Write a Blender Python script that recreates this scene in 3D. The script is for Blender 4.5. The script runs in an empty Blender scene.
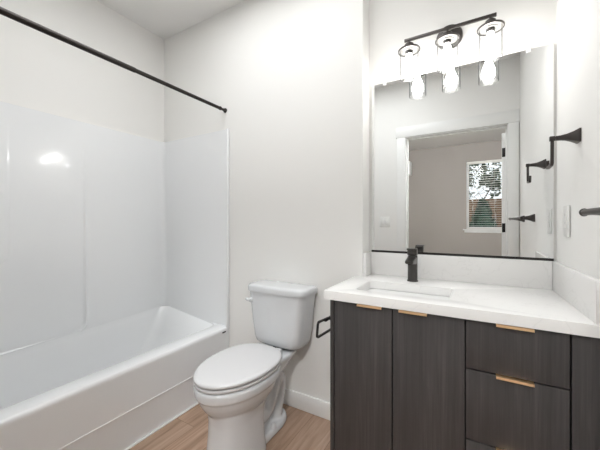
import bpy, bmesh, math, random
from mathutils import Vector, Matrix, noise
random.seed(7)
PI = math.pi
SC = bpy.context.scene
COL = SC.collection

# ---------------------------------------------------------------- camera
cam_d = bpy.data.cameras.new('camera')
cam = bpy.data.objects.new('camera', cam_d)
COL.objects.link(cam)
cam.location = (0, 0, 1.1757)
cam.rotation_euler = (PI / 2, 0, 0.53)
cam_d.sensor_width = 36
cam_d.lens = 18.0
cam_d.shift_y = -0.0051
cam_d.clip_start = 0.02
SC.camera = cam

# ---------------------------------------------------------------- world, exposure
SC.view_settings.view_transform = 'Standard'
SC.view_settings.look = 'None'
SC.view_settings.gamma = 1
SC.view_settings.use_curve_mapping = False
SC.view_settings.exposure = 0.95
world = bpy.data.worlds.new('world')
SC.world = world
world.use_nodes = True
bg = world.node_tree.nodes['Background']
bg.inputs[0].default_value = (0.93, 0.96, 1.0, 1)
bg.inputs[1].default_value = 1.0

BULB = 15.0          # emission of the three vanity bulbs
CEIL_FILL = 2.45      # emission of the fill panel added over the bathroom
BED_FILL = 84.0      # emission of the fill globe added beyond the doorway

# ---------------------------------------------------------------- dimensions
D = 1.633        # wall behind the toilet
DM = 1.7548      # recessed wall that carries the mirror
XL = -2.307      # left wall
XREC = -0.5486   # side of the recess
ZC = 2.74
YF = 0.02        # bathroom face of the door wall
YB = -0.10       # bedroom face of the door wall
YW = -3.466      # bedroom window wall
ZCT = 0.870      # counter top
def XR(y): return 0.3151 + 0.0238 * (DM - y)   # right wall, very slightly out of square

# ---------------------------------------------------------------- materials
def srgb(r, g, b):
    f = lambda c: (c / 255 / 12.92) if c / 255 <= .04045 else ((c / 255 + .055) / 1.055) ** 2.4
    return (f(r), f(g), f(b), 1)

def mat(name, col, rough=.5, metal=0, coat=0, spec=None, bump=None, ior=None):
    m = bpy.data.materials.new(name)
    m.use_nodes = True
    n = m.node_tree.nodes
    b = n['Principled BSDF']
    b.inputs['Base Color'].default_value = col
    b.inputs['Roughness'].default_value = rough
    b.inputs['Metallic'].default_value = metal
    b.inputs['Coat Weight'].default_value = coat
    b.inputs['Coat Roughness'].default_value = .05
    if spec is not None: b.inputs['Specular IOR Level'].default_value = spec
    if bump:
        sc, st = bump
        tc = n.new('ShaderNodeTexCoord'); no = n.new('ShaderNodeTexNoise'); bp = n.new('ShaderNodeBump')
        no.inputs['Scale'].default_value = sc
        no.inputs['Detail'].default_value = 3
        bp.inputs['Strength'].default_value = st
        bp.inputs['Distance'].default_value = .002
        L = m.node_tree.links.new
        L(tc.outputs['Object'], no.inputs['Vector']); L(no.outputs['Fac'], bp.inputs['Height'])
        L(bp.outputs['Normal'], b.inputs['Normal'])
    return m

M = {}
M['wall'] = mat('wall_paint', srgb(238, 237, 234), .75, bump=(90, .12))
M['ceiling'] = mat('ceiling_paint', srgb(240, 239, 237), .85, bump=(60, .15))
M['trim'] = mat('trim_paint', srgb(238, 238, 236), .35)
M['bedwall'] = mat('bedroom_wall_dimmed', srgb(170, 164, 158), .8, bump=(90, .1))  # wall paint greyed so the bedroom looks dimmer under the strong fill globe
M['acrylic'] = mat('tub_acrylic', srgb(239, 240.5, 241.5), .16, coat=.6)
M['caulk'] = mat('caulk', srgb(245, 245, 243), .5)
M['china'] = mat('vitreous_china', srgb(213, 215, 217), .12, coat=.5)
M['seat'] = mat('seat_plastic', srgb(212, 212, 213), .25)
M['black'] = mat('black_metal', srgb(46, 44, 43), .32, metal=.6)
M['gun'] = mat('gunmetal', srgb(88, 86, 84), .3, metal=.85)
M['bronze'] = mat('dark_bronze', srgb(78, 74, 72), .35, metal=.7)
M['rod'] = mat('rod_metal', srgb(52, 48, 46), .28, metal=.75)
M['chrome'] = mat('chrome', srgb(205, 206, 208), .08, metal=1)
M['satin'] = mat('satin_metal', srgb(178, 176, 172), .4, metal=.6)
M['gold'] = mat('brushed_gold', srgb(252, 216, 172), .45, metal=1)
M['plate'] = mat('white_plastic', srgb(240, 240, 237), .3)
M['plateshade'] = mat('grey_plastic', srgb(212, 212, 210), .5)
M['porcelain'] = mat('sink_porcelain', srgb(236, 236, 235), .12, coat=.3)
M['dark'] = mat('cabinet_gap_shade', srgb(22, 20, 20), .7)  # shade of the cabinet gaps, put into the colour
M['rubber'] = mat('black_rubber', srgb(40, 40, 40), .7)
M['blind'] = mat('blind_slat', srgb(236, 234, 228), .5)
M['vinyl'] = mat('window_vinyl', srgb(240, 240, 240), .35)
M['bark'] = mat('bark', srgb(84, 74, 64), .9, bump=(30, .6))
M['badge'] = mat('badge_print', srgb(70, 70, 74), .4)
M['concrete'] = mat('concrete', srgb(150, 147, 140), .9)

def node_mat(name):
    m = bpy.data.materials.new(name); m.use_nodes = True
    return m, m.node_tree.nodes, m.node_tree.links.new, m.node_tree.nodes['Principled BSDF']

def ramp(n, stops):
    r = n.new('ShaderNodeValToRGB')
    e = r.color_ramp.elements
    e[0].position, e[0].color = stops[0]
    e[1].position, e[1].color = stops[-1]
    for p, c in stops[1:-1]:
        k = e.new(p); k.color = c
    return r

# dark wood veneer, vertical grain
def veneer():
    m, n, L, b = node_mat('charcoal_veneer')
    tc = n.new('ShaderNodeTexCoord'); mp = n.new('ShaderNodeMapping')
    mp.inputs['Scale'].default_value = (150, 150, 4.0)
    no = n.new('ShaderNodeTexNoise'); no.inputs['Scale'].default_value = 1.0; no.inputs['Detail'].default_value = 4
    no.inputs['Distortion'].default_value = .6
    mp2 = n.new('ShaderNodeMapping'); mp2.inputs['Scale'].default_value = (26, 26, 1.3)
    no2 = n.new('ShaderNodeTexNoise'); no2.inputs['Scale'].default_value = 1.0; no2.inputs['Detail'].default_value = 3
    mix = n.new('ShaderNodeMath'); mix.operation = 'MULTIPLY_ADD'; mix.inputs[1].default_value = .55
    mul = n.new('ShaderNodeMath'); mul.operation = 'MULTIPLY'; mul.inputs[1].default_value = .45
    r = ramp(n, [(.30, srgb(50, 47, 47)), (.52, srgb(62, 59, 59)), (.72, srgb(77, 73, 72))])
    L(tc.outputs['Object'], mp.inputs[0]); L(mp.outputs[0], no.inputs['Vector'])
    L(tc.outputs['Object'], mp2.inputs[0]); L(mp2.outputs[0], no2.inputs['Vector'])
    L(no2.outputs['Fac'], mul.inputs[0]); L(no.outputs['Fac'], mix.inputs[0]); L(mul.outputs[0], mix.inputs[2])
    L(mix.outputs[0], r.inputs[0]); L(r.outputs[0], b.inputs['Base Color'])
    b.inputs['Roughness'].default_value = .45
    bp = n.new('ShaderNodeBump'); bp.inputs['Strength'].default_value = .15; bp.inputs['Distance'].default_value = .001
    L(no.outputs['Fac'], bp.inputs['Height']); L(bp.outputs[0], b.inputs['Normal'])
    return m
M['veneer'] = veneer()

# oak planks running away from the camera
def planks():
    m, n, L, b = node_mat('oak_planks')
    tc = n.new('ShaderNodeTexCoord')
    mp = n.new('ShaderNodeMapping'); mp.inputs['Rotation'].default_value = (0, 0, PI / 2); mp.inputs['Location'].default_value = (.3, .06, 0)
    br = n.new('ShaderNodeTexBrick')
    br.offset = .37
    br.inputs['Scale'].default_value = 1
    br.inputs['Brick Width'].default_value = 1.22; br.inputs['Row Height'].default_value = .18
    br.inputs['Mortar Size'].default_value = .0012; br.inputs['Mortar Smooth'].default_value = .3
    br.inputs['Color1'].default_value = (0, 0, 0, 1); br.inputs['Color2'].default_value = (1, 1, 1, 1)
    br.inputs['Mortar'].default_value = (.5, .5, .5, 1)
    L(tc.outputs['Object'], mp.inputs[0]); L(mp.outputs[0], br.inputs['Vector'])
    # grain, shifted per plank
    add = n.new('ShaderNodeVectorMath'); add.operation = 'MULTIPLY_ADD'
    add.inputs[1].default_value = (7, 3, 5); L(br.outputs['Color'], add.inputs[0]); L(tc.outputs['Object'], add.inputs[2])
    mg = n.new('ShaderNodeMapping'); mg.inputs['Scale'].default_value = (24, 1.6, 1)
    L(add.outputs[0], mg.inputs[0])
    ng = n.new('ShaderNodeTexNoise'); ng.inputs['Scale'].default_value = 1; ng.inputs['Detail'].default_value = 6
    ng.inputs['Distortion'].default_value = 1.2; ng.inputs['Roughness'].default_value = .6
    L(mg.outputs[0], ng.inputs['Vector'])
    r = ramp(n, [(.30, srgb(136, 110, 91)), (.5, srgb(170, 143, 123)), (.72, srgb(192, 166, 146))])
    L(ng.outputs['Fac'], r.inputs[0])
    r2 = ramp(n, [(0, (.86, .85, .84, 1)), (1, (1.08, 1.06, 1.04, 1))])
    L(br.outputs['Color'], r2.inputs[0])
    mu = n.new('ShaderNodeMix'); mu.data_type = 'RGBA'; mu.blend_type = 'MULTIPLY'; mu.inputs[0].default_value = 1
    L(r.outputs[0], mu.inputs[6]); L(r2.outputs[0], mu.inputs[7])
    mo = n.new('ShaderNodeMix'); mo.data_type = 'RGBA'; L(br.outputs['Fac'], mo.inputs[0])
    L(mu.outputs[2], mo.inputs[6]); mo.inputs[7].default_value = srgb(104, 78, 60)
    L(mo.outputs[2], b.inputs['Base Color'])
    b.inputs['Roughness'].default_value = .42
    return m
M['planks'] = planks()

# white quartz with very faint grey veining
def quartz():
    m, n, L, b = node_mat('white_quartz')
    tc = n.new('ShaderNodeTexCoord')
    no = n.new('ShaderNodeTexNoise'); no.inputs['Scale'].default_value = 3.2; no.inputs['Detail'].default_value = 5; no.inputs['Distortion'].default_value = 1.6
    L(tc.outputs['Object'], no.inputs['Vector'])
    r = ramp(n, [(.0, srgb(233, 232, 230)), (.492, srgb(233, 232, 230)), (.5, srgb(226, 225, 223)), (.508, srgb(233, 232, 230)), (1, srgb(233, 232, 230))])
    L(no.outputs['Fac'], r.inputs[0]); L(r.outputs[0], b.inputs['Base Color'])
    b.inputs['Roughness'].default_value = .25
    return m
M['quartz'] = quartz()

def thin_glass(name, tint=(1, 1, 1, 1), ior=1.45, edge=.9):
    m, n, L, b = node_mat(name)
    n.remove(b)
    out = n['Material Output']
    tr = n.new('ShaderNodeBsdfTransparent')
    gl = n.new('ShaderNodeBsdfGlossy'); gl.inputs['Roughness'].default_value = .02
    fc = n.new('ShaderNodeLayerWeight'); fc.inputs['Blend'].default_value = .5
    pw = n.new('ShaderNodeMath'); pw.operation = 'POWER'; pw.inputs[1].default_value = 5
    fr = n.new('ShaderNodeMath'); fr.operation = 'MULTIPLY_ADD'; fr.inputs[1].default_value = .7; fr.inputs[2].default_value = ((ior - 1) / (ior + 1)) ** 2
    cr = ramp(n, [(0, tint), (.55, tint), (.93, (edge, edge, edge, 1)), (1, (edge, edge, edge, 1))])
    L(fc.outputs['Facing'], cr.inputs[0]); L(cr.outputs[0], tr.inputs[0])
    L(fc.outputs['Facing'], pw.inputs[0]); L(pw.outputs[0], fr.inputs[0])
    mx = n.new('ShaderNodeMixShader')
    L(fr.outputs[0], mx.inputs[0]); L(tr.outputs[0], mx.inputs[1]); L(gl.outputs[0], mx.inputs[2])
    L(mx.outputs[0], out.inputs[0])
    return m
M['shade_glass'] = thin_glass('clear_shade_glass', (.97, .97, .97, 1), 1.5, .45)
M['pane'] = thin_glass('window_glass', (.96, .98, .98, 1), 1.3)

def emit(name, col, s):
    m, n, L, b = node_mat(name)
    b.inputs['Base Color'].default_value = (.9, .9, .9, 1)
    b.inputs['Emission Color'].default_value = col
    b.inputs['Emission Strength'].default_value = s
    return m
M['bulb'] = emit('lit_bulb', (1, .985, .965, 1), BULB)
M['fill_bath'] = emit('bathroom_fill_panel', (.97, .985, 1, 1), CEIL_FILL)  # glow of the added bathroom fill panel
M['fill_bed'] = emit('bedroom_fill_globe', (.98, .99, 1, 1), BED_FILL)  # glow of the added bedroom fill globe

m, n, L, b = node_mat('mirror_silver')
b.inputs['Base Color'].default_value = (.86, .87, .87, 1); b.inputs['Metallic'].default_value = 1; b.inputs['Roughness'].default_value = 0.0
M['mirror'] = m

def noisy(name, stops, scale=(1, 1, 1), sc=5, rough=.8):
    m, n, L, b = node_mat(name)
    tc = n.new('ShaderNodeTexCoord'); mp = n.new('ShaderNodeMapping'); mp.inputs['Scale'].default_value = scale
    no = n.new('ShaderNodeTexNoise'); no.inputs['Scale'].default_value = sc; no.inputs['Detail'].default_value = 4
    r = ramp(n, stops)
    L(tc.outputs['Object'], mp.inputs[0]); L(mp.outputs[0], no.inputs['Vector']); L(no.outputs['Fac'], r.inputs[0]); L(r.outputs[0], b.inputs['Base Color'])
    b.inputs['Roughness'].default_value = rough
    return m
M['fence'] = noisy('cedar_board', [(.3, srgb(98, 72, 52)), (.7, srgb(132, 100, 76))], (12, 12, 1.2), 2)
M['leaf_dark'] = noisy('juniper_green', [(.3, srgb(26, 52, 40)), (.7, srgb(58, 96, 76))], sc=9)
M['leaf'] = noisy('tree_leaf', [(.3, srgb(40, 56, 42)), (.7, srgb(78, 94, 74))], sc=9)
M['grass'] = noisy('lawn', [(.3, srgb(60, 78, 40)), (.7, srgb(96, 112, 62))], sc=14)
M['carpet'] = noisy('bedroom_carpet', [(.3, srgb(150, 143, 134)), (.7, srgb(176, 168, 158))], sc=180, rough=.95)

# ---------------------------------------------------------------- helpers
def tag(o, label=None, cat=None, group=None, kind=None):
    if label: o['label'] = label
    if cat: o['category'] = cat
    if group: o['group'] = group
    if kind: o['kind'] = kind
    return o

def thing(name, loc, label, cat, group=None, rz=0):
    o = bpy.data.objects.new(name, None)
    o.empty_display_size = .1
    COL.objects.link(o)
    o.location = loc
    o.rotation_euler = (0, 0, rz)
    return tag(o, label, cat, group)

def obj(name, bm, material, parent=None, smooth=35, origin=None):
    """link bmesh (given in world coordinates) as one mesh object; parents are translated only"""
    bmesh.ops.recalc_face_normals(bm, faces=bm.faces)
    lim = math.radians(smooth)
    for f in bm.faces: f.smooth = True
    for e in bm.edges:
        if len(e.link_faces) == 2:
            if e.calc_face_angle(0) > lim: e.smooth = False
        else: e.smooth = False
    me = bpy.data.meshes.new(name)
    o = bpy.data.objects.new(name, me)
    COL.objects.link(o)
    base = Vector((0, 0, 0))
    if parent is not None:
        p = parent
        while p is not None:
            base += Vector(p.location); p = p.parent
        o.parent = parent
    if origin is None:
        zs = [v.co for v in bm.verts]
        lo = Vector([min(v[i] for v in zs) for i in range(3)]); hi = Vector([max(v[i] for v in zs) for i in range(3)])
        origin = (lo + hi) / 2
        if parent is None: origin.z = lo.z
    origin = Vector(origin)
    for v in bm.verts: v.co -= origin
    o.location = origin - base
    bm.to_mesh(me); bm.free()
    for mm in (material if isinstance(material, (list, tuple)) else [material]): me.materials.append(mm)
    return o

def struct(name, bm, material, parent=None, smooth=35):
    o = obj(name, bm, material, parent, smooth)
    if parent is None: o['kind'] = 'structure'
    return o

def box(bm, x0, x1, y0, y1, z0, z1, bev=0, seg=2):
    t = bmesh.new()
    vs = [t.verts.new((x, y, z)) for x in (x0, x1) for y in (y0, y1) for z in (z0, z1)]
    for q in ((0, 1, 3, 2), (4, 6, 7, 5), (0, 4, 5, 1), (2, 3, 7, 6), (0, 2, 6, 4), (1, 5, 7, 3)): t.faces.new([vs[i] for i in q])
    bmesh.ops.recalc_face_normals(t, faces=t.faces)
    if bev: bmesh.ops.bevel(t, geom=t.edges[:], offset=bev, segments=seg, affect='EDGES', profile=.5)
    merge(bm, t)
    return bm

def merge(bm, t):
    mp = {}
    for v in t.verts: mp[v] = bm.verts.new(v.co)
    for f in t.faces:
        nf = bm.faces.new([mp[v] for v in f.verts]); nf.material_index = f.material_index
    t.free()

def prism(bm, pts, z0, z1, bev=0):
    """vertical prism over xy polygon"""
    t = bmesh.new()
    a = [t.verts.new((x, y, z0)) for x, y in pts]; b_ = [t.verts.new((x, y, z1)) for x, y in pts]
    t.faces.new(a[::-1]); t.faces.new(b_)
    n_ = len(pts)
    for i in range(n_): t.faces.new((a[i], a[(i + 1) % n_], b_[(i + 1) % n_], b_[i]))
    bmesh.ops.recalc_face_normals(t, faces=t.faces)
    if bev: bmesh.ops.bevel(t, geom=t.edges[:], offset=bev, segments=2, affect='EDGES', profile=.5)
    merge(bm, t)
    return bm

def loft(bm, rings, cap0=True, cap1=True, closed=True):
    R = [[bm.verts.new(p) for p in r] for r in rings]
    n_ = len(R[0])
    for a, b_ in zip(R, R[1:]):
        for i in range(n_ if closed else n_ - 1):
            j = (i + 1) % n_
            bm.faces.new((a[i], a[j], b_[j], b_[i]))
    if cap0: bm.faces.new(R[0][::-1])
    if cap1: bm.faces.new(R[-1])
    return R

def circle(c, r, n_=24, axis='z', r2=None):
    r2 = r if r2 is None else r2
    out = []
    for i in range(n_):
        a = 2 * PI * i / n_
        p, q = r * math.cos(a), r2 * math.sin(a)
        out.append({'z': (c[0] + p, c[1] + q, c[2]), 'y': (c[0] + p, c[1], c[2] + q), 'x': (c[0], c[1] + p, c[2] + q)}[axis])
    return out

def lathe(bm, c, prof, n_=32, axis='z', cap0=True, cap1=True):
    """prof: (radius, offset along axis)"""
    rings = []
    for r, h in prof:
        cc = {'z': (c[0], c[1], c[2] + h), 'y': (c[0], c[1] + h, c[2]), 'x': (c[0] + h, c[1], c[2])}[axis]
        rings.append(circle(cc, max(r, 1e-5), n_, axis))
    loft(bm, rings, cap0, cap1)
    return bm

def tube(bm, pts, r, n_=12, square=False, closed=False):
    """sweep a circle (or rounded square) along pts; r number or list"""
    pts = [Vector(p) for p in pts]
    rs = r if isinstance(r, (list, tuple)) else [r] * len(pts)
    N = len(pts)
    rings = []
    up = None
    for i, p in enumerate(pts):
        a = pts[(i - 1) % N] if (closed or i > 0) else p
        b_ = pts[(i + 1) % N] if (closed or i < N - 1) else p
        t = (b_ - a).normalized()
        if up is None:
            up = Vector((0, 0, 1)) if abs(t.z) < .9 else Vector((0, 1, 0))
        u = (up - t * up.dot(t)).normalized(); up = u
        w = t.cross(u)
        ring = []
        for k in range(n_):
            an = 2 * PI * (k + .5) / n_
            cu, cw = math.cos(an), math.sin(an)
            if square:
                s = (abs(cu) ** 6 + abs(cw) ** 6) ** (-1 / 6); cu *= s; cw *= s
            ring.append(p + (u * cu + w * cw) * rs[i])
        rings.append(ring)
    if closed:
        rings.append(rings[0])
        R = [[bm.verts.new(q) for q in rg] for rg in rings[:-1]]
        for a in range(len(R)):
            A, B = R[a], R[(a + 1) % len(R)]
            for i in range(n_): bm.faces.new((A[i], A[(i + 1) % n_], B[(i + 1) % n_], B[i]))
    else:
        loft(bm, rings)
    return bm

def smoothpath(pts, k=6):
    pts = [Vector(p) for p in pts]
    out = []
    for i in range(len(pts) - 1):
        p0 = pts[max(i - 1, 0)]; p1 = pts[i]; p2 = pts[i + 1]; p3 = pts[min(i + 2, len(pts) - 1)]
        for s in range(k):
            t = s / k
            out.append(.5 * ((2 * p1) + (p2 - p0) * t + (2 * p0 - 5 * p1 + 4 * p2 - p3) * t * t + (3 * p1 - p0 - 3 * p2 + p3) * t ** 3))
    out.append(pts[-1])
    return out

def rounded(pts, r, k=5, closed=False):
    """round the corners of a polyline"""
    pts = [Vector(p) for p in pts]
    out = []
    N = len(pts)
    for i, p in enumerate(pts):
        if not closed and i in (0, N - 1): out.append(p); continue
        a = pts[(i - 1) % N]; b_ = pts[(i + 1) % N]
        da = (a - p); db = (b_ - p)
        ra = min(r, da.length * .49, db.length * .49)
        pa = p + da.normalized() * ra; pb = p + db.normalized() * ra
        for s in range(k + 1):
            t = s / k
            out.append(pa * (1 - t) ** 2 + p * 2 * t * (1 - t) + pb * t * t)
    return out

def rrect(x0, x1, y0, y1, r, k=6):
    out = []
    for cx, cy, a0 in ((x1 - r, y1 - r, 0), (x0 + r, y1 - r, PI / 2), (x0 + r, y0 + r, PI), (x1 - r, y0 + r, 3 * PI / 2)):
        for s in range(k + 1):
            a = a0 + PI / 2 * s / k
            out.append((cx + r * math.cos(a), cy + r * math.sin(a)))
    return out

def copy_tree(o, parent=None, loc=None):
    c = o.copy(); COL.objects.link(c)
    if parent is not None: c.parent = parent
    if loc is not None: c.location = loc
    for ch in list(o.children): copy_tree(ch, c)
    return c

def B(): return bmesh.new()

# ================================================================ THE SETTING
struct('floor', box(B(), XL - .1, XR(YB) + .1, YB, DM + .1, -.08, 0), M['planks'])
struct('ceiling', box(B(), XL - .1, XR(YB) + .12, YB, DM + .1, ZC, ZC + .08), M['ceiling'])
struct('wall_left', box(B(), XL - .1, XL, YB, D + .02, 0, ZC), M['wall'])
# toilet wall and the deeper mirror wall in one L
struct('wall_back', prism(B(), [(XL - .1, D), (XREC, D), (XREC, DM), (XR(DM) + .12, DM), (XR(DM) + .12, DM + .1), (XL - .1, DM + .1)], 0, ZC), M['wall'])
struct('wall_right', prism(B(), [(XR(DM), DM), (XR(YB), YB), (XR(YB) + .1, YB), (XR(DM) + .1, DM)], 0, ZC), M['wall'])
# door wall with the doorway
DX0, DX1, DZ = -.668, .262, 2.105
bm = B()
box(bm, XL, DX0 - .02, YB, YF, 0, ZC)
box(bm, DX1 + .02, XR(YF), YB, YF, 0, ZC)
box(bm, DX0 - .02, DX1 + .02, YB, YF, DZ + .02, ZC)
struct('wall_front', bm, M['wall'])
# baseboards
struct('baseboard_back', box(B(), -1.530, -.566, D - .013, D, 0, .100, .003), M['trim'])
struct('baseboard_front', box(B(), -1.530, DX0 - .10, YF, YF + .013, 0, .100, .003), M['trim'])

# bedroom beyond the doorway
BX0, BX1 = -2.6, 1.7
struct('floor_bedroom', box(B(), BX0, BX1, YW, YB, -.08, -.001), M['carpet'])
struct('ceiling_bedroom', box(B(), BX0 - .1, BX1 + .1, YW - .14, YB, ZC + .015, ZC + .1), M['ceiling'])
struct('wall_bedroom_left', box(B(), BX0 - .1, BX0, YW, YB, 0, ZC + .015), M['bedwall'])
struct('wall_bedroom_right', box(B(), BX1, BX1 + .1, YW, YB, 0, ZC + .015), M['bedwall'])
struct('wall_bedroom_near', box(B(), XR(YB) + .1, BX1, YB - .001, YB + .1, 0, ZC + .015), M['bedwall'])
struct('wall_bedroom_side', box(B(), BX0, XL - .1, YB - .001, YB + .1, 0, ZC + .015), M['bedwall'])
WX0, WX1, WZ0, WZ1 = -.165, .80, 1.03, 2.395
bm = B()
box(bm, BX0, WX0, YW - .14, YW, 0, ZC + .015)
box(bm, WX1, BX1, YW - .14, YW, 0, ZC + .015)
box(bm, WX0, WX1, YW - .14, YW, 0, WZ0)
box(bm, WX0, WX1, YW - .14, YW, WZ1, ZC + .015)
struct('wall_bedroom_window', bm, M['bedwall'])

# door_1: jambs, casing, opened leaf with hinges
door = bpy.data.objects.new('door_1', None); COL.objects.link(door); door.location = (DX1, YB, 0); door['kind'] = 'structure'
bm = B()
box(bm, DX0 - .02, DX0, YB - .002, YF + .002, 0, DZ + .02); box(bm, DX1, DX1 + .02, YB - .002, YF + .002, 0, DZ + .02); box(bm, DX0, DX1, YB - .002, YF + .002, DZ, DZ + .02)
obj('jamb', bm, M['trim'], door)
bm = B()
box(bm, DX0, DX0 + .012, -.055, -.025, 0, DZ - .012, .001); box(bm, DX1 - .012, DX1, -.055, -.025, 0, DZ - .012, .001); box(bm, DX0, DX1, -.055, -.025, DZ - .012, DZ, .001)
obj('door_stop', bm, M['trim'], door)
for y0, y1 in ((YF + .002, YF + .018), (YB - .018, YB - .002)):
    xr = XR(YF) - .008
    bm = B()
    box(bm, DX0 - .096, DX0 - .006, y0, y1, 0, DZ + .008, .002)
    box(bm, DX1 + .006, xr, y0, y1, 0, DZ + .008, .002)
    box(bm, DX0 - .108, xr + .006, y0 - (.004 if y1 < 0 else 0), y1 + (.004 if y0 > 0 else 0), DZ + .008, DZ + .125, .002)
    obj('casing', bm, M['trim'], door)
# leaf stands open at ninety degrees into the bedroom
leaf = obj('door_leaf', box(B(), DX1 - .040, DX1 - .005, YB - .93, YB - .022, .012, DZ - .04, .002), M['trim'], door)
leaf_rot = Matrix.Translation((DX1 - .004, YB - .02, 0)) @ Matrix.Rotation(math.radians(16), 4, 'Z') @ Matrix.Translation((-DX1 + .004, -YB + .02, 0))
for z in (.30, 1.117, 1.871):
    bm = B()
    box(bm, DX1 - .036, DX1 - .006, YB - .0222, YB - .0190, z - .045, z + .045, .001)
    lathe(bm, (DX1 - .003, YB - .016, z - .045), [(.006, 0), (.006, .09)], 12)
    obj('hinge', bm, M['black'], leaf)
bm = B()
lathe(bm, (DX1 - .040, YB - .87, 1.0), [(.026, 0), (.026, -.008), (.010, -.012), (.010, -.05)], 20, 'x')
box(bm, DX1 - .096, DX1 - .084, YB - .88, YB - .76, .991, 1.009, .003)
obj('handle', bm, M['black'], leaf)
bpy.context.view_layer.update()
leaf_w = leaf_rot @ (Matrix.Translation(door.location) @ Matrix.Translation(leaf.location))
leaf.matrix_local = Matrix.Translation(-door.location) @ leaf_w

# window_1
win = bpy.data.objects.new('window_1', None); COL.objects.link(win); win.location = ((WX0 + WX1) / 2, YW, WZ0); win['kind'] = 'structure'
bm = B()
for x0, x1, z0, z1 in ((WX0, WX0 + .045, WZ0, WZ1), (WX1 - .045, WX1, WZ0, WZ1), (WX0 + .045, WX1 - .045, WZ0, WZ0 + .045), (WX0 + .045, WX1 - .045, WZ1 - .045, WZ1)):
    box(bm, x0, x1, YW - .12, YW - .07, z0, z1, .004)
obj('window_frame', bm, M['vinyl'], win)
obj('glass', box(B(), WX0 + .045, WX1 - .045, YW - .098, YW - .094, WZ0 + .045, WZ1 - .045), M['pane'], win)
bm = B()
box(bm, WX0 - .06, WX1 + .06, YW - .07, YW + .035, WZ0 - .022, WZ0 + .002, .003)
box(bm, WX0 - .035, WX1 + .035, YW, YW + .014, WZ0 - .07, WZ0 - .022, .002)
obj('window_sill', bm, M['trim'], win)
bm = B()
z = WZ0 + .03
while z < WZ1 - .06:
    t = B(); box(t, WX0 + .012, WX1 - .012, -.022, .022, -.001, .001)
    bmesh.ops.transform(t, matrix=Matrix.Translation((0, YW - .038, z)) @ Matrix.Rotation(.10, 4, 'X'), verts=t.verts)
    merge(bm, t); z += .044
box(bm, WX0 + .008, WX1 - .008, YW - .062, YW - .012, WZ1 - .055, WZ1 - .003, .003)
box(bm, WX0 + .012, WX1 - .012, YW - .060, YW - .016, WZ0 + .006, WZ0 + .02, .003)
for x in (WX0 + .12, (WX0 + WX1) / 2, WX1 - .12): box(bm, x - .001, x + .001, YW - .0385, YW - .0365, WZ0 + .01, WZ1 - .04)
obj('blind', bm, M['blind'], win)

# ground outside
struct('ground', box(B(), -9, 9, -16, YW - .14, -.5, -.3), M['grass'])

# ================================================================ TUB AND SURROUND
tubu = thing('bathtub', (-1.93, .83, 0), 'glossy white alcove bathtub with moulded surround walls and flat apron, along the left wall', 'bathtub')
XT = -1.5515
ZR = .417
TY0, TY1 = .0215, D - .004
XSL = -2.293       # face of the long surround wall
YSE = D - .018     # face of the end surround wall
ZS = 1.852
# --- surround: horizontal profile swept up, embossed on the long wall
def sd_rrect(px, py, cx, cy, hx, hy, r):
    qx = abs(px - cx) - hx + r; qy = abs(py - cy) - hy + r
    return math.hypot(max(qx, 0), max(qy, 0)) + min(max(qx, qy), 0) - r
def sstep(a, b_, x):
    t = min(max((x - a) / (b_ - a), 0), 1); return t * t * (3 - 2 * t)
def emboss(y, z):
    yc = .83
    d1 = sd_rrect(y, z, .50, 1.44, .512, 1.002, .07)     # wide recessed field, right edge y=1.012, bottom .45
    d2 = sd_rrect(y, z, .20, 1.54, .434, .600, .05)     # nested field, right edge y=.634
    o = -.012 * (1 - sstep(-.008, .006, d1)) * (1 - .0 * z)
    o += -.005 * math.exp(-((d1) / .006) ** 2) * 0
    o += .006 * (1 - sstep(-.008, .004, d2))
    # raised bead along the edge of the wide field
    o += .006 * math.exp(-((d1 - .008) / .007) ** 2)
    fade = 1 - min(max((z - .45) / 1.32, 0), 1)
    return o * fade
prof = []   # (x, y, tag)
R_ = .035
xs = [XT - .004 - (i / 12) * (XT - .004 - (XSL + R_)) for i in range(13)]
for x in xs: prof.append((x, YSE, 0))
for k in range(1, 7):
    a = PI / 2 * k / 6
    prof.append((XSL + R_ - R_ * math.sin(a), YSE - R_ + R_ * math.cos(a), 0))
yy = []
y = YSE - R_ - .01
while y > TY0 + .014 + R_ + .005:
    yy.append(y)
    near = min(abs(y - 1.012), abs(y - .634))
    y -= .0025 if near < .022 else .018
for y in yy: prof.append((XSL, y, 1))
Y0s = TY0 + .014
for k in range(0, 7):
    a = PI / 2 * k / 6
    prof.append((XSL + R_ - R_ * math.cos(a), Y0s + R_ - R_ * math.sin(a), 0))
for x in xs[::-1][1:]: prof.append((x, Y0s, 0))
zz = []
z = ZR - .04
while z < ZS - .012:
    zz.append(z)
    near = min(abs(z - .45), abs(z - .94))
    z += .003 if near < .025 else .02
zz += [ZS - .012, ZS - .005, ZS - .0015]
rings = []
for z in zz:
    ring = []
    for x, y, tg in prof:
        off = emboss(y, z) if tg else 0
        lean = .024 * (1 - (z - ZR) / (ZS - ZR)) if x < -2.15 else .024 * (1 - (z - ZR) / (ZS - ZR)) * max(0, 1 - (x + 2.15) / .5)
        ring.append((x + off + lean, y, z))
    rings.append(ring)
# rolled top lip going back to the wall
def toward_wall(p, amt):
    x, y, tg = p
    if tg == 1: return (x - amt, y)
    if y > 1.2: 
        return (max(x - amt, XL + .001) if x < XSL + R_ else x, y + amt)
    return (max(x - amt, XL + .001) if x < XSL + R_ else x, y - amt)
rings.append([(*toward_wall(p, .004), ZS) for p in prof])
rings.append([(*toward_wall(p, .013), ZS) for p in prof])
bm = B()
loft(bm, rings, False, False, closed=False)
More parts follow.
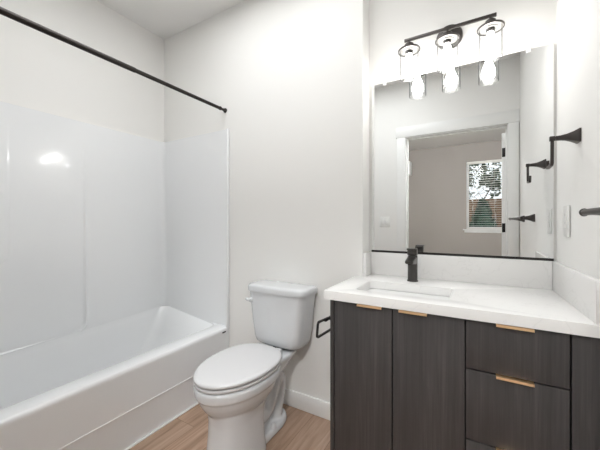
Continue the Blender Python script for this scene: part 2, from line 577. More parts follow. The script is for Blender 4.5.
# front flange beads
for yw0, yw1 in ((YSE - .010, TY1), (TY0 - .004 + .004, Y0s + .010)):
    box(bm, XT - .014, XT + .002, yw0, yw1, ZR - .02, ZS, .0035, 3)
obj('surround', bm, M['acrylic'], tubu, 50)

# --- tub body: rim, apron, basin
def basin_ring(z):
    """rounded rectangle of the basin at height z"""
    t = (ZR - z) / (ZR - .07)                       # 0 at rim, 1 at the bottom
    t = min(max(t, 0), 1)
    s = t ** .85
    x0 = XSL + .026 + .065 * s + .03 * t ** 6
    x1 = -1.668 - .05 * s - .03 * t ** 6
    y0 = Y0s + .002 + .10 * s
    y1 = YSE - .002 - .24 * s - .04 * t ** 6
    r = .055 + .06 * s
    return rrect(x0, x1, y0, y1, r, 8)
bm = B()
outer = []
top = basin_ring(ZR)
N = len(top)
# rim: outer outline with as many points, projected to the outer rectangle
def outer_pt(p, inset=0):
    x, y = p
    return x, y
X0o, X1o, Y0o, Y1o = XL + .002, XT, TY0, TY1
def proj(p, x1o):
    """match basin points to the outer rectangle"""
    x, y = p
    cx, cy = (-1.98, .83)
    out = rr[p_i]
    return out
def outer_rect(x0, x1, y0, y1):
    return rrect(x0, x1, y0, y1, .004, 8)
lev = [(ZR - .30 - .1 + .004, 0.006)]
rings = []
# lower apron (recessed 5 mm) -> seam ridge -> upper apron -> rounded rim -> top -> basin
for z, ins in ((.0, .007), (.012, .007), (.180, .007), (.1865, .006), (.1895, .0005), (.1925, .0005), (.195, .003), (.385, .0015), (.396, .0), (.405, .0012), (.412, .005), (.4155, .010), (ZR, .017)):
    rings.append([(x, y, z) for x, y in outer_rect(X0o, X1o - ins, Y0o, Y1o)])
top_in = [(x, y) for x, y in basin_ring(ZR)]
def shrink(pts, d):
    cx = sum(p[0] for p in pts) / len(pts); cy = sum(p[1] for p in pts) / len(pts)
    return pts
# inner lip
def raise_(x, y): return .062 * min(max((-1.72 - x) / .50, 0), 1) * sstep(1.30, 1.50, y)
x0, x1, y0, y1, r = XSL + .026, -1.668, Y0s + .002, YSE - .002, .055
rings.append([(x, y, ZR + .0005 + raise_(x, y)) for x, y in rrect(x0 - .0005, x1 + .014, y0 - .0005, y1 + .0005, r + .014, 8)])
rings.append([(x, y, ZR - .002 + raise_(x, y)) for x, y in rrect(x0, x1 + .006, y0, y1, r + .006, 8)])
rings.append([(x, y, ZR - .008 + raise_(x, y)) for x, y in rrect(x0, x1 + .001, y0, y1, r, 8)])
for k in range(1, 15):
    z = ZR - .008 - (ZR - .008 - .075) * k / 14
    rings.append([(x, y, z + raise_(x, y) * max(0, 1 - k / 6)) for x, y in basin_ring(z)])
bx0 = basin_ring(.07)
xs_ = [p[0] for p in bx0]; ys_ = [p[1] for p in bx0]
rings.append([(x, y, .066) for x, y in rrect(min(xs_) + .02, max(xs_) - .02, min(ys_) + .02, max(ys_) - .02, .09, 8)])
rings.append([(x, y, .062) for x, y in rrect(min(xs_) + .05, max(xs_) - .05, min(ys_) + .05, max(ys_) - .05, .07, 8)])
loft(bm, rings, True, True)
tubm = obj('tub', bm, M['acrylic'], tubu, 40)
# caulk line on the floor
obj('caulk_bead', box(B(), XT - .006, XT + .006, TY0, D - .016, 0, .007, .002), M['caulk'], tubu)
# little maker's badge near the far end of the apron
bm = B()
lathe(bm, (0, 0, 0), [(.5, 0), (.5, 1)], 20, 'x')
bmesh.ops.transform(bm, matrix=Matrix.Translation((XT - .0015, 1.575, .388)) @ Matrix.Diagonal((.0025, .040, .012, 1)), verts=bm.verts)
obj('badge', bm, M['badge'], tubm)
# drain and overflow at the near end
bm = B(); lathe(bm, (-1.98, .34, .062), [(.034, 0), (.034, .003), (.024, .004), (.022, .002)], 24)
obj('drain', bm, M['chrome'], tubu)

# ================================================================ CURTAIN ROD
rod = thing('shower_curtain_rod', (-1.595, (YF + D) / 2, 1.998), 'dark bronze shower curtain rod running from wall to wall above the tub', 'curtain rod')
bm = B()
tube(bm, [(-1.595, YF + .018, 1.998), (-1.595, .95, 1.998)], .0135, 20)
tube(bm, [(-1.595, .95, 1.998), (-1.595, D - .050, 1.998)], .0115, 20)
obj('rod', bm, M['rod'], rod)
for s, yw in ((1, YF), (-1, D)):
    bm = B()
    lathe(bm, (-1.595, yw, 1.998), [(.017, 0), (.017, s * .006), (.014, s * .012), (.011, s * .016), (.009, s * .03), (.009, s * .052)], 24, 'y')
    lathe(bm, (-1.595, yw + s * .046, 1.998), [(.0125, 0), (.0140, s * .004), (.0140, s * .012), (.0125, s * .016)], 24, 'y')
    obj('end_bracket', bm, M['rod'], rod)

# ================================================================ TOILET
XC = -1.032
XS = -1.052      # the bowl sits a touch nearer the tub than the tank
toilet = thing('toilet', (XC, 1.25, 0), 'white two-piece toilet with elongated closed seat, between tub and vanity', 'toilet')
def egg(w, yf, yb, y0, n_f=2.0, n_b=3.0, N=48, xc=None):
    xc = XS if xc is None else xc
    pts = []
    for i in range(N):
        a = 2 * PI * i / N
        c, s = math.cos(a), math.sin(a)
        nn = n_b if s > 0 else n_f
        px = math.copysign(abs(c) ** (2 / nn), c) * w
        py = math.copysign(abs(s) ** (2 / nn), s)
        pts.append((xc + px, y0 + py * ((yb - y0) if s > 0 else (y0 - yf))))
    return pts
bm = B()
# bowl
prof = [(.232, .090, 1.035, 1.30, 1.18), (.248, .108, 1.015, 1.31, 1.18), (.268, .126, .992, 1.33, 1.18), (.295, .144, .970, 1.36, 1.18), (.322, .157, .953, 1.385, 1.18),
        (.346, .165, .942, 1.40, 1.18), (.360, .168, .938, 1.405, 1.18), (.366, .176, .928, 1.41, 1.18), (.395, .179, .924, 1.412, 1.18), (.408, .178, .925, 1.41, 1.18), (.413, .172, .931, 1.405, 1.18)]
loft(bm, [[(x, y, z) for x, y in egg(w, yf, yb, y0, 2.0, 2.6)] for z, w, yf, yb, y0 in prof])
# front pedestal column
prof = [(0, .120, .985, 1.275, 1.16), (.01, .121, .983, 1.275, 1.16), (.08, .113, .990, 1.27, 1.16), (.16, .107, .998, 1.265, 1.16), (.22, .106, 1.0, 1.27, 1.16), (.27, .112, .995, 1.29, 1.16)]
loft(bm, [[(x, y, z) for x, y in egg(w, yf, yb, y0, 2.5, 4.5, xc=XS + .008)] for z, w, yf, yb, y0 in prof])
# rear foot plate
prof = [(0, .098, 1.12, 1.548, 1.40), (.006, .102, 1.12, 1.552, 1.40), (.028, .098, 1.12, 1.548, 1.40), (.040, .088, 1.12, 1.538, 1.40)]
loft(bm, [[(x, y, z) for x, y in egg(w, yf, yb, y0, 4, 2.3)] for z, w, yf, yb, y0 in prof])
# inner web
loft(bm, [[(x, y, z) for x, y in egg(w, 1.20, yb, 1.3, 3, 3)] for z, w, yb in ((.02, .055, 1.42), (.15, .045, 1.36), (.28, .060, 1.42), (.395, .085, 1.50))])
# trapway bulge, both sides
path = smoothpath([(0, 1.22, .19), (0, 1.285, .125), (0, 1.345, .115), (0, 1.395, .165), (0, 1.425, .235), (0, 1.455, .275), (0, 1.487, .235), (0, 1.480, .16), (0, 1.455, .09), (0, 1.435, .03)], 5)
for s in (-1, 1):
    tube(bm, [(XS + s * .031, p.y, p.z) for p in path], [.046] * 8 + [.044] * (len(path) - 8), 16)
# deck carrying the tank
prof = [(.300, .060, 1.33, 1.50, 1.40), (.345, .082, 1.31, 1.56, 1.40), (.375, .100, 1.29, 1.592, 1.40), (.395, .112, 1.28, 1.605, 1.40), (.408, .112, 1.28, 1.607, 1.40), (.413, .106, 1.286, 1.60, 1.40)]
loft(bm, [[(x, y, z) for x, y in egg(w, yf, yb, y0, 5, 5, xc=XC - .006)] for z, w, yf, yb, y0 in prof])
body = obj('bowl', bm, M['china'], toilet, 180)
md = body.modifiers.new('remesh', 'REMESH'); md.mode = 'VOXEL'; md.voxel_size = .0055; md.use_smooth_shade = True
md = body.modifiers.new('smooth', 'SMOOTH'); md.factor = .6; md.iterations = 7
# bolt caps
for s in (-1, 1):
    bm = B(); lathe(bm, (XS + s * .088, 1.357, .036), [(.0145, 0), (.0140, .020), (.011, .027), (.004, .030)], 20)
    obj('bolt_cap', bm, M['seat'], toilet)
# seat
bm = B()
Sy0 = 1.19
def seat_ring(w, yf, yb, z, nb=2.5): return [(x, y, z) for x, y in egg(w - .007, yf - .006, yb, Sy0, 2.0, nb, 64)]
loft(bm, [seat_ring(.172, .945, 1.40, .4155), seat_ring(.181, .935, 1.41, .4165), seat_ring(.1845, .9315, 1.412, .421), seat_ring(.1845, .9315, 1.412, .428), seat_ring(.181, .935, 1.41, .4308), seat_ring(.172, .945, 1.40, .4318)])
obj('seat', bm, M['seat'], toilet, 50)
bm = B()
loft(bm, [seat_ring(.170, .947, 1.405, .4365), seat_ring(.181, .935, 1.417, .4375), seat_ring(.1865, .929, 1.423, .442), seat_ring(.1865, .929, 1.423, .449), seat_ring(.184, .9315, 1.421, .454), seat_ring(.178, .938, 1.415, .4572), seat_ring(.165, .952, 1.40, .4590), seat_ring(.10, 1.02, 1.34, .4605), seat_ring(.02, 1.15, 1.22, .461)])
lid = obj('seat_lid', bm, M['seat'], toilet, 60)
for s in (-1, 1):
    bm = B(); box(bm, XS + s * .07 - .022, XS + s * .07 + .022, 1.405, 1.438, .413, .447, .006, 3)
    obj('hinge_cover', bm, M['seat'], toilet)
# tank
def tankring(hw, yf, yb, bow, z, r=.05, N=14):
    """rounded, bow-fronted outline"""
    pts = []
    # back edge right->left, then front left->right
    k = 6
    rb = .018
    for i in range(k + 1):
        a = PI / 2 * i / k
        pts.append((XC + hw - rb + rb * math.cos(a), yb - rb + rb * math.sin(a)))
    for i in range(k + 1):
        a = PI / 2 + PI / 2 * i / k
        pts.append((XC - hw + rb + rb * math.cos(a), yb - rb + rb * math.sin(a)))
    def front(x): return yf + bow * ((x - XC) / hw) ** 2
    for i in range(k + 1):
        a = PI + PI / 2 * i / k
        px = XC - hw + r + r * math.cos(a)
        pts.append((px, yf + bow * ((hw - r) / hw) ** 2 + r + r * math.sin(a)))
    for i in range(1, N):
        x = XC - hw + r + (2 * hw - 2 * r) * i / N
        pts.append((x, front(x)))
    for i in range(k + 1):
        a = 3 * PI / 2 + PI / 2 * i / k
        pts.append((XC + hw - r + r * math.cos(a), yf + bow * ((hw - r) / hw) ** 2 + r + r * math.sin(a)))
    return [(x, y, z) for x, y in pts]
bm = B()
loft(bm, [tankring(.120, 1.490, 1.585, .012, .428), tankring(.148, 1.466, 1.594, .014, .434), tankring(.163, 1.456, 1.600, .015, .448), tankring(.172, 1.451, 1.603, .016, .475),
          tankring(.183, 1.446, 1.606, .018, .56), tankring(.194, 1.441, 1.608, .019, .66), tankring(.203, 1.437, 1.610, .020, .748)])
tank = obj('tank', bm, M['china'], toilet, 50)
bm = B()
T = lambda hw, yf, z: tankring(hw, yf, 1.618, .021, z, .052)
def tr(d, z): return tankring(.212 - d, 1.428 + d, 1.620 - d, .021, z, .052)
loft(bm, [tr(.006, .7485), tr(.001, .750), tr(0, .755), tr(0, .778), tr(.002, .784), tr(.006, .789), tr(.014, .792), tr(.028, .7935), tr(.040, .794)])
obj('tank_lid', bm, M['china'], toilet, 60)
# flush lever on the left of the tank front
bm = B()
lathe(bm, (XC - .172, 1.457, .694), [(.016, 0), (.016, -.008), (.012, -.013), (.008, -.016)], 20, 'y')
tube(bm, smoothpath([(XC - .172, 1.440, .694), (XC - .184, 1.437, .695), (XC - .198, 1.441, .701)], 5), [.0075] * 5 + [.0085] * 6, 12)
obj('flush_lever', bm, M['china'], toilet)
bm = B()
lathe(bm, (XC, 1.53, .413), [(.05, 0), (.05, .018)], 24)
for s in (-1, 1): lathe(bm, (XC + s * .085, 1.53, .400), [(.011, 0), (.011, .034)], 12)
obj('tank_gasket', bm, M['rubber'], toilet)

# ================================================================ VANITY CABINET
YV = 1.228       # front face of doors
YCB = 1.248      # front of carcass
ZT = .8295
van = thing('vanity_cabinet', (-.12, 1.49, 0), 'charcoal wood-grain vanity cabinet with two doors and three drawers', 'cabinet')
CX0 = -.5625
bm = B()
box(bm, CX0, -.546, YV, D - .016, 0, ZT)                      # left side panel to the floor
obj('side_panel', bm, M['veneer'], van, 20)
bm = B()
box(bm, -.5455, .254, YCB + .004, D - .02, .10, .118)              # bottom
box(bm, -.546, .254, D - .03, D - .02, .118, ZT)                  # back
box(bm, .2575, .270, YCB, D - .02, .10, ZT)                    # right side
box(bm, -.044, -.022, YCB, D - .03, .118, ZT)                # divider
for z in (.400, .652, .8235):
    box(bm, -.022, .2575, YCB, YCB + .02, z - .010, z + .006)
box(bm, -.546, -.044, YCB, YCB + .02, .806, ZT)
obj('carcass', bm, M['dark'], van, 20)  # coloured dark so the gaps between the fronts look shaded
bm = B(); prism(bm, [(.2575, YV), (XR(YV) - .003, YV), (XR(YV) - .003, YV + .018), (.2575, YV + .018)], .10, ZT, .0008)
obj('filler_strip', bm, M['veneer'], van)
obj('toe_kick', box(B(), -.546, .320, 1.30, 1.315, 0, .10), M['dark'], van)
obj('gap_shade_sheet', box(B(), -.545, .257, YCB + .03, YCB + .035, .12, ZT - .03), M['dark'], van)  # added dark sheet standing for the shade behind the fronts

def pull(x, z, w, parent, label):
    bm = B()
    # folded tab: sits on the top edge, comes forward, small lip down
    box(bm, x - w / 2, x + w / 2, YV - .013, YV + .010, z - .0002, z + .0016, .0004)
    box(bm, x - w / 2, x + w / 2, YV - .0145, YV - .0125, z - .0068, z + .0016, .0005)
    o = obj('handle', bm, M['gold'], parent)
    o['label'] = label
    return o
def front(kind, x0, x1, z0, z1, hx, lab):
    o = obj(kind, box(B(), x0, x1, YV, YV + .018, z0, z1, .0008), M['veneer'], van)
    pull(hx, z1, .104, o, lab)
    return o
GAP = .0017
front('door', -.5415, -.2922, .112, .8265, -.382, 'brushed gold edge pull')
front('door', -.2873, -.0352, .112, .8265, -.211, 'brushed gold edge pull')
front('drawer', -.0298, .2520, .6550, .8265, .1115, 'brushed gold edge pull')
front('drawer', -.0298, .2520, .4030, .6500, .1115, 'brushed gold edge pull')
front('drawer', -.0298, .2520, .112, .3980, .1115, 'brushed gold edge pull')

# ================================================================ COUNTERTOP
ct = thing('countertop', (-.12, 1.48, .8315), 'white quartz vanity countertop with matching backsplash pieces', 'countertop')
YCF = 1.2126
SX0, SX1, SY0, SY1 = -.474, -.090, 1.302, 1.541
outl = [(-.5867, YCF), (XR(YCF) - .002, YCF), (XR(DM) - .002, DM - .001), (XREC + .001, DM - .001), (XREC + .001, D - .001), (-.5867, D - .001)]
def slab_with_hole(bm, outer, hole, z0, z1):
    for z, flip in ((z1, False), (z0, True)):
        t = bmesh.new()
        vo = [t.verts.new((x, y, z)) for x, y in outer]; vh = [t.verts.new((x, y, z)) for x, y in hole]
        es = [t.edges.new((vo[i], vo[(i + 1) % len(vo)])) for i in range(len(vo))]
        es += [t.edges.new((vh[i], vh[(i + 1) % len(vh)])) for i in range(len(vh))]
        bmesh.ops.triangle_fill(t, edges=es, use_beauty=True)
        merge(bm, t)
    for ring in (outer, hole):
        a = [bm.verts.new((x, y, z0)) for x, y in ring]; b_ = [bm.verts.new((x, y, z1)) for x, y in ring]
        for i in range(len(ring)):
            j = (i + 1) % len(ring); bm.faces.new((a[i], a[j], b_[j], b_[i]))
    bmesh.ops.remove_doubles(bm, verts=bm.verts, dist=1e-5)
bm = B()
slab_with_hole(bm, outl, rrect(SX0, SX1, SY0, SY1, .022, 5), .8315, ZCT)
bmesh.ops.recalc_face_normals(bm, faces=bm.faces)
ee = [e for e in bm.edges if len(e.link_faces) == 2 and e.calc_face_angle(0) > 1.2 and abs(e.verts[0].co.z - e.verts[1].co.z) < 1e-6 and e.verts[0].co.z > ZCT - .001]
bmesh.ops.bevel(bm, geom=ee, offset=.0012, segments=2, affect='EDGES', profile=.5)
obj('slab', bm, M['quartz'], ct, 30)
ZSP = .999
bm = B(); box(bm, XREC + .0175, XR(DM) - .0185, DM - .0195, DM - .0015, ZCT, ZSP, .001)
obj('backsplash', bm, M['quartz'], ct)
bm = B(); box(bm, XREC + .0015, XREC + .0175, D + .002, DM - .0015, ZCT, ZSP, .001)
obj('side_splash', bm, M['quartz'], ct)
bm = B(); prism(bm, [(XR(YCF + .006) - .0185, YCF + .006), (XR(YCF + .006) - .0015, YCF + .006), (XR(DM) - .0015, DM - .0015), (XR(DM) - .0185, DM - .0015)], ZCT, ZSP, .001)
obj('side_splash', bm, M['quartz'], ct)

# ================================================================ SINK
sink = thing('undermount_sink', ((SX0 + SX1) / 2, (SY0 + SY1) / 2, .70), 'white rectangular undermount basin set into the countertop', 'sink')
bm = B()
def sr(d, z, r): return [(x, y, z) for x, y in rrect(SX0 + d, SX1 - d, SY0 + d, SY1 - d, r, 6)]
loft(bm, [sr(-.02, .8295, .03), sr(-.02, .815, .03), sr(.0, .70, .05), sr(.06, .690, .04)], True, False)   # underside shell
bmo = B()
loft(bmo, [sr(-.02, .8305, .03), sr(-.003, .8305, .025), sr(.001, .826, .026), sr(.004, .78, .034), sr(.010, .735, .045), sr(.022, .712, .055), sr(.045, .703, .06), sr(.09, .699, .02)], False, True)
merge(bm, bmo)
obj('basin', bm, M['porcelain'], sink, 50)
bm = B(); lathe(bm, (-.282, 1.43, .6985), [(.030, 0), (.030, .003), (.022, .0045), (.020, .0025), (.006, .004), (.004, .006)], 24)
obj('drain', bm, M['gun'], sink)

# ================================================================ FAUCET
FX, FY = -.282, 1.634
fau = thing('faucet', (FX, FY, ZCT), 'gunmetal single-hole faucet with boxy lever top, behind the basin', 'faucet')
bm = B()
lathe(bm, (FX, FY, ZCT + .0004), [(.0275, 0), (.0275, .005), (.0245, .007), (.0240, .010), (.0240, .128), (.0225, .131)], 32)
obj('body', bm, M['gun'], fau)
bm = B()
# spout: short wedge coming forward under the lever
def quadring(y, z0, z1, hw): return [(FX - hw, y, z0), (FX + hw, y, z0), (FX + hw, y, z1), (FX - hw, y, z1)]
rings = []
for y, z0, z1, hw in ((FY - .005, .958, .998, .0225), (FY - .03, .962, .996, .0215), (FY - .07, .966, .990, .0200), (FY - .100, .969, .985, .0190)):
    rings.append(quadring(y, z0, z1, hw))
loft(bm, rings)
bmesh.ops.recalc_face_normals(bm, faces=bm.faces)
bmesh.ops.bevel(bm, geom=bm.edges[:], offset=.003, segments=2, affect='EDGES')
sp = obj('spout', bm, M['gun'], fau)
bm = B(); lathe(bm, (FX, FY - .088, .9690), [(.0085, 0), (.0085, -.004), (.006, -.0045)], 16)
obj('aerator', bm, M['black'], sp)
bm = B()
box(bm, FX - .0225, FX + .0225, FY - .026, FY + .022, 1.003, 1.036, .004, 2)
bmesh.ops.transform(bm, matrix=Matrix.Translation((FX, FY, 1.003)) @ Matrix.Rotation(-.10, 4, 'X') @ Matrix.Translation((-FX, -FY, -1.003)), verts=bm.verts)
box(bm, FX - .021, FX + .021, FY - .050, FY + .018, 1.034, 1.041, .0025, 2)
obj('lever', bm, M['gun'], fau)

# ================================================================ MIRROR
MX0, MX1, MZ0, MZ1 = -.531, .3030, 1.0067, 1.980
mir = thing('wall_mirror', ((MX0 + MX1) / 2, DM, MZ0), 'large frameless rectangular wall mirror above the vanity, held by clips', 'mirror')
obj('mirror_glass', box(B(), MX0, MX1, DM - .008, DM - .0025, MZ0, MZ1), M['mirror'], mir)
bm = B()
box(bm, MX0 - .001, MX1 + .001, DM - .0105, DM - .0005, MZ0 - .008, MZ0 - .0002, .0005)
box(bm, MX0 - .001, MX1 + .001, DM - .0105, DM - .0088, MZ0 - .001, MZ0 + .004, .0003)
obj('bottom_channel', bm, M['black'], mir)
for x in (-.455, .212):
    bm = B()
    box(bm, x - .009, x + .009, DM - .0115, DM - .0082, MZ1 - .014, MZ1 + .004, .001)
    box(bm, x - .009, x + .009, DM - .0115, DM - .0005, MZ1 + .001, MZ1 + .006, .001)
    lathe(bm, (x, DM - .0005, MZ1 + .010), [(.005, 0), (.005, -.003), (.003, -.005)], 12, 'y')
    obj('mirror_clip', bm, M['plate'], mir)

# ================================================================ VANITY LIGHT
LXC, LY, LZ = -.119, 1.615, 2.112
vl = thing('vanity_light', (LXC, DM, LZ), 'three-bulb vanity light with dark bar and clear glass cylinder shades, above the mirror', 'wall light')
bm = B(); lathe(bm, (LXC, DM - .0005, 2.140), [(.062, 0), (.062, -.014), (.058, -.020), (.030, -.024), (.012, -.026)], 40, 'y')
obj('canopy', bm, M['bronze'], vl, 30)
bm = B(); tube(bm, [(LXC, DM - .022, 2.1125), (LXC, LY + .002, 2.1125), ], .0085, 12, square=True)
obj('arm', bm, M['bronze'], vl)
obj('crossbar', box(B(), LXC - .200, LXC + .200, LY - .0065, LY + .0065, LZ - .0065, LZ + .0065, .001), M['bronze'], vl)
lamps = []
for i, dx in enumerate((-.177, 0, .177)):
    if i == 0:
        x = LXC + dx
        bm = B()
        lathe(bm, (x, LY, LZ - .006), [(.005, 0), (.005, -.012), (.019, -.014), (.022, -.018), (.022, -.040), (.026, -.043), (.024, -.046)], 28)
        sock = obj('socket', bm, M['bronze'], vl, 30)
        # dished top plate with a bright inner ring
        bm = B()
        lathe(bm, (x, LY, 2.058), [(.020, .002), (.051, .002), (.051, -.001), (.030, -.0012), (.029, -.006), (.020, -.006)], 40, cap0=False, cap1=False)
        dsc = obj('shade_holder', bm, M['satin'], sock, 30)
        dsc['label'] = 'satin metal disc inside the dark rim'
        bm = B()
        lathe(bm, (x, LY, 2.058), [(.0500, .003), (.0530, .003), (.0545, .001), (.0545, -.004), (.0530, -.0055), (.0500, -.0055)], 40, cap0=False, cap1=False)
        obj('holder_rim', bm, M['bronze'], sock, 30)
        bm = B()
        lathe(bm, (x, LY, 2.058), [(.0150, 0), (.0165, -.016), (.0150, -.020), (.012, -.020)], 24)
        obj('bulb_socket', bm, M['bronze'], sock)
        bm = B()
        lathe(bm, (x, LY, 0), [(.0470, 2.060), (.0470, 1.9175), (.0462, 1.9160), (.0446, 1.9160), (.0440, 1.9175), (.0440, 2.060)], 48, cap0=False, cap1=False)
        obj('glass_shade', bm, M['shade_glass'], sock, 60)
        bm = B()
        lathe(bm, (x, LY, 0), [(.0120, 2.040), (.0130, 2.030), (.0170, 2.016), (.0240, 2.000), (.0290, 1.984), (.0305, 1.968), (.0290, 1.953), (.0240, 1.941), (.0150, 1.9325), (.004, 1.930)], 28)
        bl = obj('bulb', bm, M['bulb'], sock, 80); bl['label'] = 'glowing white bulb'
        proto = sock
    else:
        c = copy_tree(proto, vl)
        c.location = (proto.location.x + .177 * i, proto.location.y, proto.location.z)

# ================================================================ ROBE HOOK (right wall)
def flare(bm, x_wall, y, z, ln, hw0=.024, hw1=.0075):
    """square flared post leaving the right wall towards -x"""
    rings = []
    for t in (0, .06, .12, .3, .55, .8, 1):
        if t <= .06: hw = hw0
        else: hw = hw1 + (hw0 - hw1) * (1 - (t - .06) / .94) ** 2.2
        x = x_wall - ln * t
        r = hw * .12
        rings.append([(x, y + a, z + b_) for a, b_ in rrect(-hw, hw, -hw, hw, r, 3)])
    loft(bm, rings)
hk = thing('robe_hook', (XR(1.442), 1.442, 1.47), 'dark square-flared robe hook on the right wall beside the mirror', 'hook')
hx = XR(1.442) - .0005
bm = B(); flare(bm, hx, 1.442, 1.486, .066)
obj('mount', bm, M['bronze'], hk, 30)
bm = B()
tube(bm, rounded([(hx - .060, 1.442, 1.486), (.246, 1.442, 1.486), (.246, 1.445, 1.392), (.246, 1.523, 1.388), (.246, 1.525, 1.418)], .010), .0055, 12, square=True)
box(bm, .2375, .2545, 1.434, 1.450, 1.4775, 1.4945, .002)
obj('hook_arm', bm, M['bronze'], hk, 30)

# ================================================================ TOWEL BAR (right wall)
tb = thing('towel_bar', (XR(.73), .73, 1.18), 'dark bronze towel bar on flared square posts along the right wall', 'towel bar')
bm = B(); tube(bm, [(.257, .33, 1.202), (.257, 1.100, 1.202)], .0088, 16)
lathe(bm, (.257, 1.100, 1.202), [(.0088, 0), (.0098, .001), (.0112, .006), (.009, .009)], 16, 'y')
lathe(bm, (.257, .33, 1.202), [(.0088, 0), (.0098, -.001), (.0112, -.006), (.009, -.009)], 16, 'y')
obj('bar', bm, M['bronze'], tb)
for y in (.42, 1.03):
    bm = B(); flare(bm, XR(y) - .0012, y, 1.202, XR(y) - .0012 - .257, .026, .009)
    obj('post', bm, M['bronze'], tb, 30)

# ================================================================ OUTLET AND SWITCH
def along_right(bm, y):
    pass
ol = thing('wall_outlet', (XR(1.587), 1.587, 1.129), 'white wall outlet plate above the right side splash', 'outlet')
bm = B(); box(bm, XR(1.587) - .006, XR(1.587) - .0012, 1.545, 1.628, 1.117, 1.240, .002)
obj('plate', bm, M['plate'], ol)
bm = B(); box(bm, XR(1.587) - .0085, XR(1.587) - .0055, 1.570, 1.604, 1.152, 1.221, .001)
rc = obj('receptacle', bm, M['plate'], ol)
for z in (1.168, 1.200):
    for dy in (-.006, .006):
        obj('slot', box(B(), XR(1.587) - .0089, XR(1.587) - .0084, 1.587 + dy - .001, 1.587 + dy + .001, z, z + .008), M['plateshade'], rc)

sw = thing('light_switch', (-.902, YF, 1.118), 'white two-gang light switch plate beside the doorway, seen in the mirror', 'light switch')
bm = B(); box(bm, -.960, -.846, YF + .0005, YF + .006, 1.118, 1.236, .002)
obj('plate', bm, M['plate'], sw)
for x in (-.925, -.880):
    bm = B(); box(bm, x - .0165, x + .0165, YF + .0055, YF + .0095, 1.144, 1.210, .0015)
    obj('rocker', bm, M['plate'], sw)

# ================================================================ PAPER HOLDER on the cabinet side
tp = thing('toilet_paper_holder', (CX0, 1.34, .69), 'empty black square-ring toilet paper holder on the side of the vanity', 'paper holder')
bm = B()
flare_r = []
for t in (0, .1, .3, .6, 1):
    hw = .022 if t <= .1 else .008 + .014 * (1 - (t - .1) / .9) ** 2
    flare_r.append([(CX0 + .001 - .055 * t, 1.345 + a, .704 + b_) for a, b_ in rrect(-hw, hw, -hw, hw, hw * .12, 3)])
loft(bm, flare_r)
obj('mount', bm, M['black'], tp, 30)
bm = B()
xk = -.6225
tube(bm, rounded([(xk, 1.385, .702), (xk, 1.225, .717), (xk, 1.214, .650), (xk, 1.385, .640)], .014), .0048, 12, square=True)
box(bm, xk - .006, xk + .006, 1.30, 1.39, .697, .710, .003)
obj('ring', bm, M['black'], tp, 40)

# ================================================================ ADDED FILL LIGHTS (shaped as ceiling fittings, out of view)
t = thing('ceiling_fill_light', (-.97, .84, ZC), 'added flat white fill light panel on the bathroom ceiling, out of view', 'fill light')
bm = B()
for a in ((-1.60, -1.58, .37, 1.31), (-.36, -.34, .37, 1.31), (-1.58, -.36, .37, .39), (-1.58, -.36, 1.29, 1.31)): box(bm, *a, ZC - .028, ZC - .0005, .002)
obj('frame', bm, M['trim'], t)
obj('diffuser', box(B(), -1.58, -.36, .39, 1.29, ZC - .024, ZC - .004), M['fill_bath'], t)  # glowing panel added to brighten the bathroom evenly
x, y, r, zc = .05, -.80, .14, ZC + .015
t = thing('ceiling_fill_light', (x, y, zc), 'added white fill light globe in the bedroom, out of view', 'fill light')
bm = B(); lathe(bm, (x, y, zc), [(.07, -.001), (.07, -.012), (.05, -.022), (.045, -.04)], 40)
obj('base', bm, M['trim'], t)
bm = B(); lathe(bm, (x, y, zc - .022 - r * .93), [(r * math.sin(PI * k / 16), r * math.cos(PI * k / 16)) for k in range(1, 17)], 32)
obj('globe', bm, M['fill_bed'], t)  # glowing globe added to throw fill light through the doorway

# ================================================================ BEDROOM THINGS
ac = thing('air_conditioner', (-1.60, YW, 2.19), 'white box-shaped wall air conditioner high on the bedroom wall, left edge of the doorway view', 'air conditioner')
bm = B(); box(bm, -1.99, -1.214, YW + .001, YW + .20, 2.19, 2.49, .02, 3)
acb = obj('housing', bm, M['plate'], ac)
bm = B(); box(bm, -1.95, -1.25, YW + .16, YW + .197, 2.182, 2.196, .003)
obj('louvre', bm, M['plateshade'], ac)

# outside the window
fn = thing('wooden_fence', (0, -6.6, -.3), 'brown cedar board fence outside the bedroom window', 'fence')
bm = B()
x = -3.2
while x < 3.6:
    box(bm, x, x + .135, -6.62, -6.60, -.28, 1.84 + random.uniform(-.004, .004), .002); x += .142
obj('boards', bm, M['fence'], fn)
bm = B()
for z in (.0, .85, 1.65): box(bm, -3.2, 3.6, -6.66, -6.621, z, z + .08)
obj('rails', bm, M['fence'], fn)

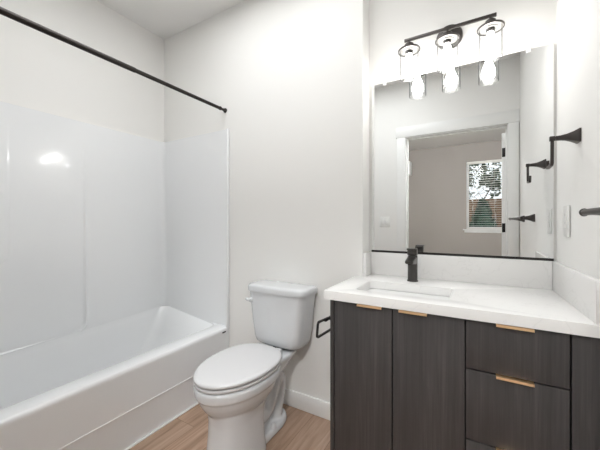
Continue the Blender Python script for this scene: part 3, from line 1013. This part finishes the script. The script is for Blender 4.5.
def leaf_cards(bm, c, rx, rz, n_, size, cone=False):
    for k in range(n_):
        t = random.random()
        a = random.uniform(0, 2 * PI)
        if cone:
            z = c[2] + rz * t
            rr_ = rx * (1 - t ** 1.8) ** .75 * (.78 + .24 * math.sin(3 * a + 9 * t)) * random.uniform(.72, 1.03)
            p = Vector((c[0] + rr_ * math.cos(a), c[1] + rr_ * math.sin(a), z))
        else:
            d = Vector((random.gauss(0, 1), random.gauss(0, 1), random.gauss(0, 1))).normalized() * random.random() ** .4
            p = Vector((c[0] + d.x * rx, c[1] + d.y * rx, c[2] + d.z * rz))
        s = size * random.uniform(.6, 1.3)
        rot = Matrix.Rotation(random.uniform(0, 2 * PI), 3, 'Z') @ Matrix.Rotation(random.uniform(-1.2, 1.2), 3, 'X') @ Matrix.Rotation(random.uniform(0, 6), 3, 'Y')
        q = [rot @ Vector(v) for v in ((-s * .4, 0, 0), (0, 0, -s * .9), (s * .4, s * .12, 0), (0, 0, s * .9))]
        bm.faces.new([bm.verts.new(p + v) for v in q])

sh = thing('conical_shrub', (.15, -5.7, -.3), 'dark green conical evergreen shrub in front of the fence', 'shrub')
bm = B(); leaf_cards(bm, (.15, -5.7, -.28), .50, 2.05, 2600, .085, cone=True)
loft(bm, [[(.15 + (p[0]) , -5.7 + p[1], z) for p in [(r * math.cos(2 * PI * i / 16), r * math.sin(2 * PI * i / 16)) for i in range(16)]] for z, r in ((-.28, .40), (.4, .38), (1.1, .28), (1.5, .14), (1.68, .03))])
obj('foliage', bm, M['leaf_dark'], sh, 60)
bm = B(); tube(bm, [(.15, -5.7, -.30), (.15, -5.7, .3)], .04, 8)
obj('stem', bm, M['bark'], sh)

def tree(x, y, h, label, seed):
    random.seed(seed)
    t = thing('garden_tree', (x, y, -.3), label, 'tree')
    bm = B(); lf = B()
    def grow(p, d, r, ln, lvl):
        pts = [p]
        for k in range(4):
            d = (d + Vector((random.uniform(-.22, .22), random.uniform(-.22, .22), random.uniform(-.05, .18)))).normalized()
            pts.append(pts[-1] + d * ln / 4)
        rs = [r * (1 - .12 * k) for k in range(5)]
        tube(bm, pts, rs, 6)
        if lvl >= 3:
            leaf_cards(lf, pts[-1], .22, .18, 26, .10); return
        for k in range(4 if lvl else 7):
            q = pts[random.randint(2, 4)] if lvl else pts[1 + k % 4] 
            a = random.uniform(0, 2 * PI)
            nd = (d * .45 + Vector((math.cos(a), math.sin(a), random.uniform(-.15, .55)))).normalized()
            grow(q, nd, rs[-1] * .55, ln * .62, lvl + 1)
    grow(Vector((x, y, -.3)), Vector((0, 0, 1)), .10, h, 0)
    obj('branches', bm, M['bark'], t, 60)
    obj('leaves', lf, M['leaf'], t, 60)
tree(-.1, -8.0, 3.0, 'loose branching tree behind the fence', 3)
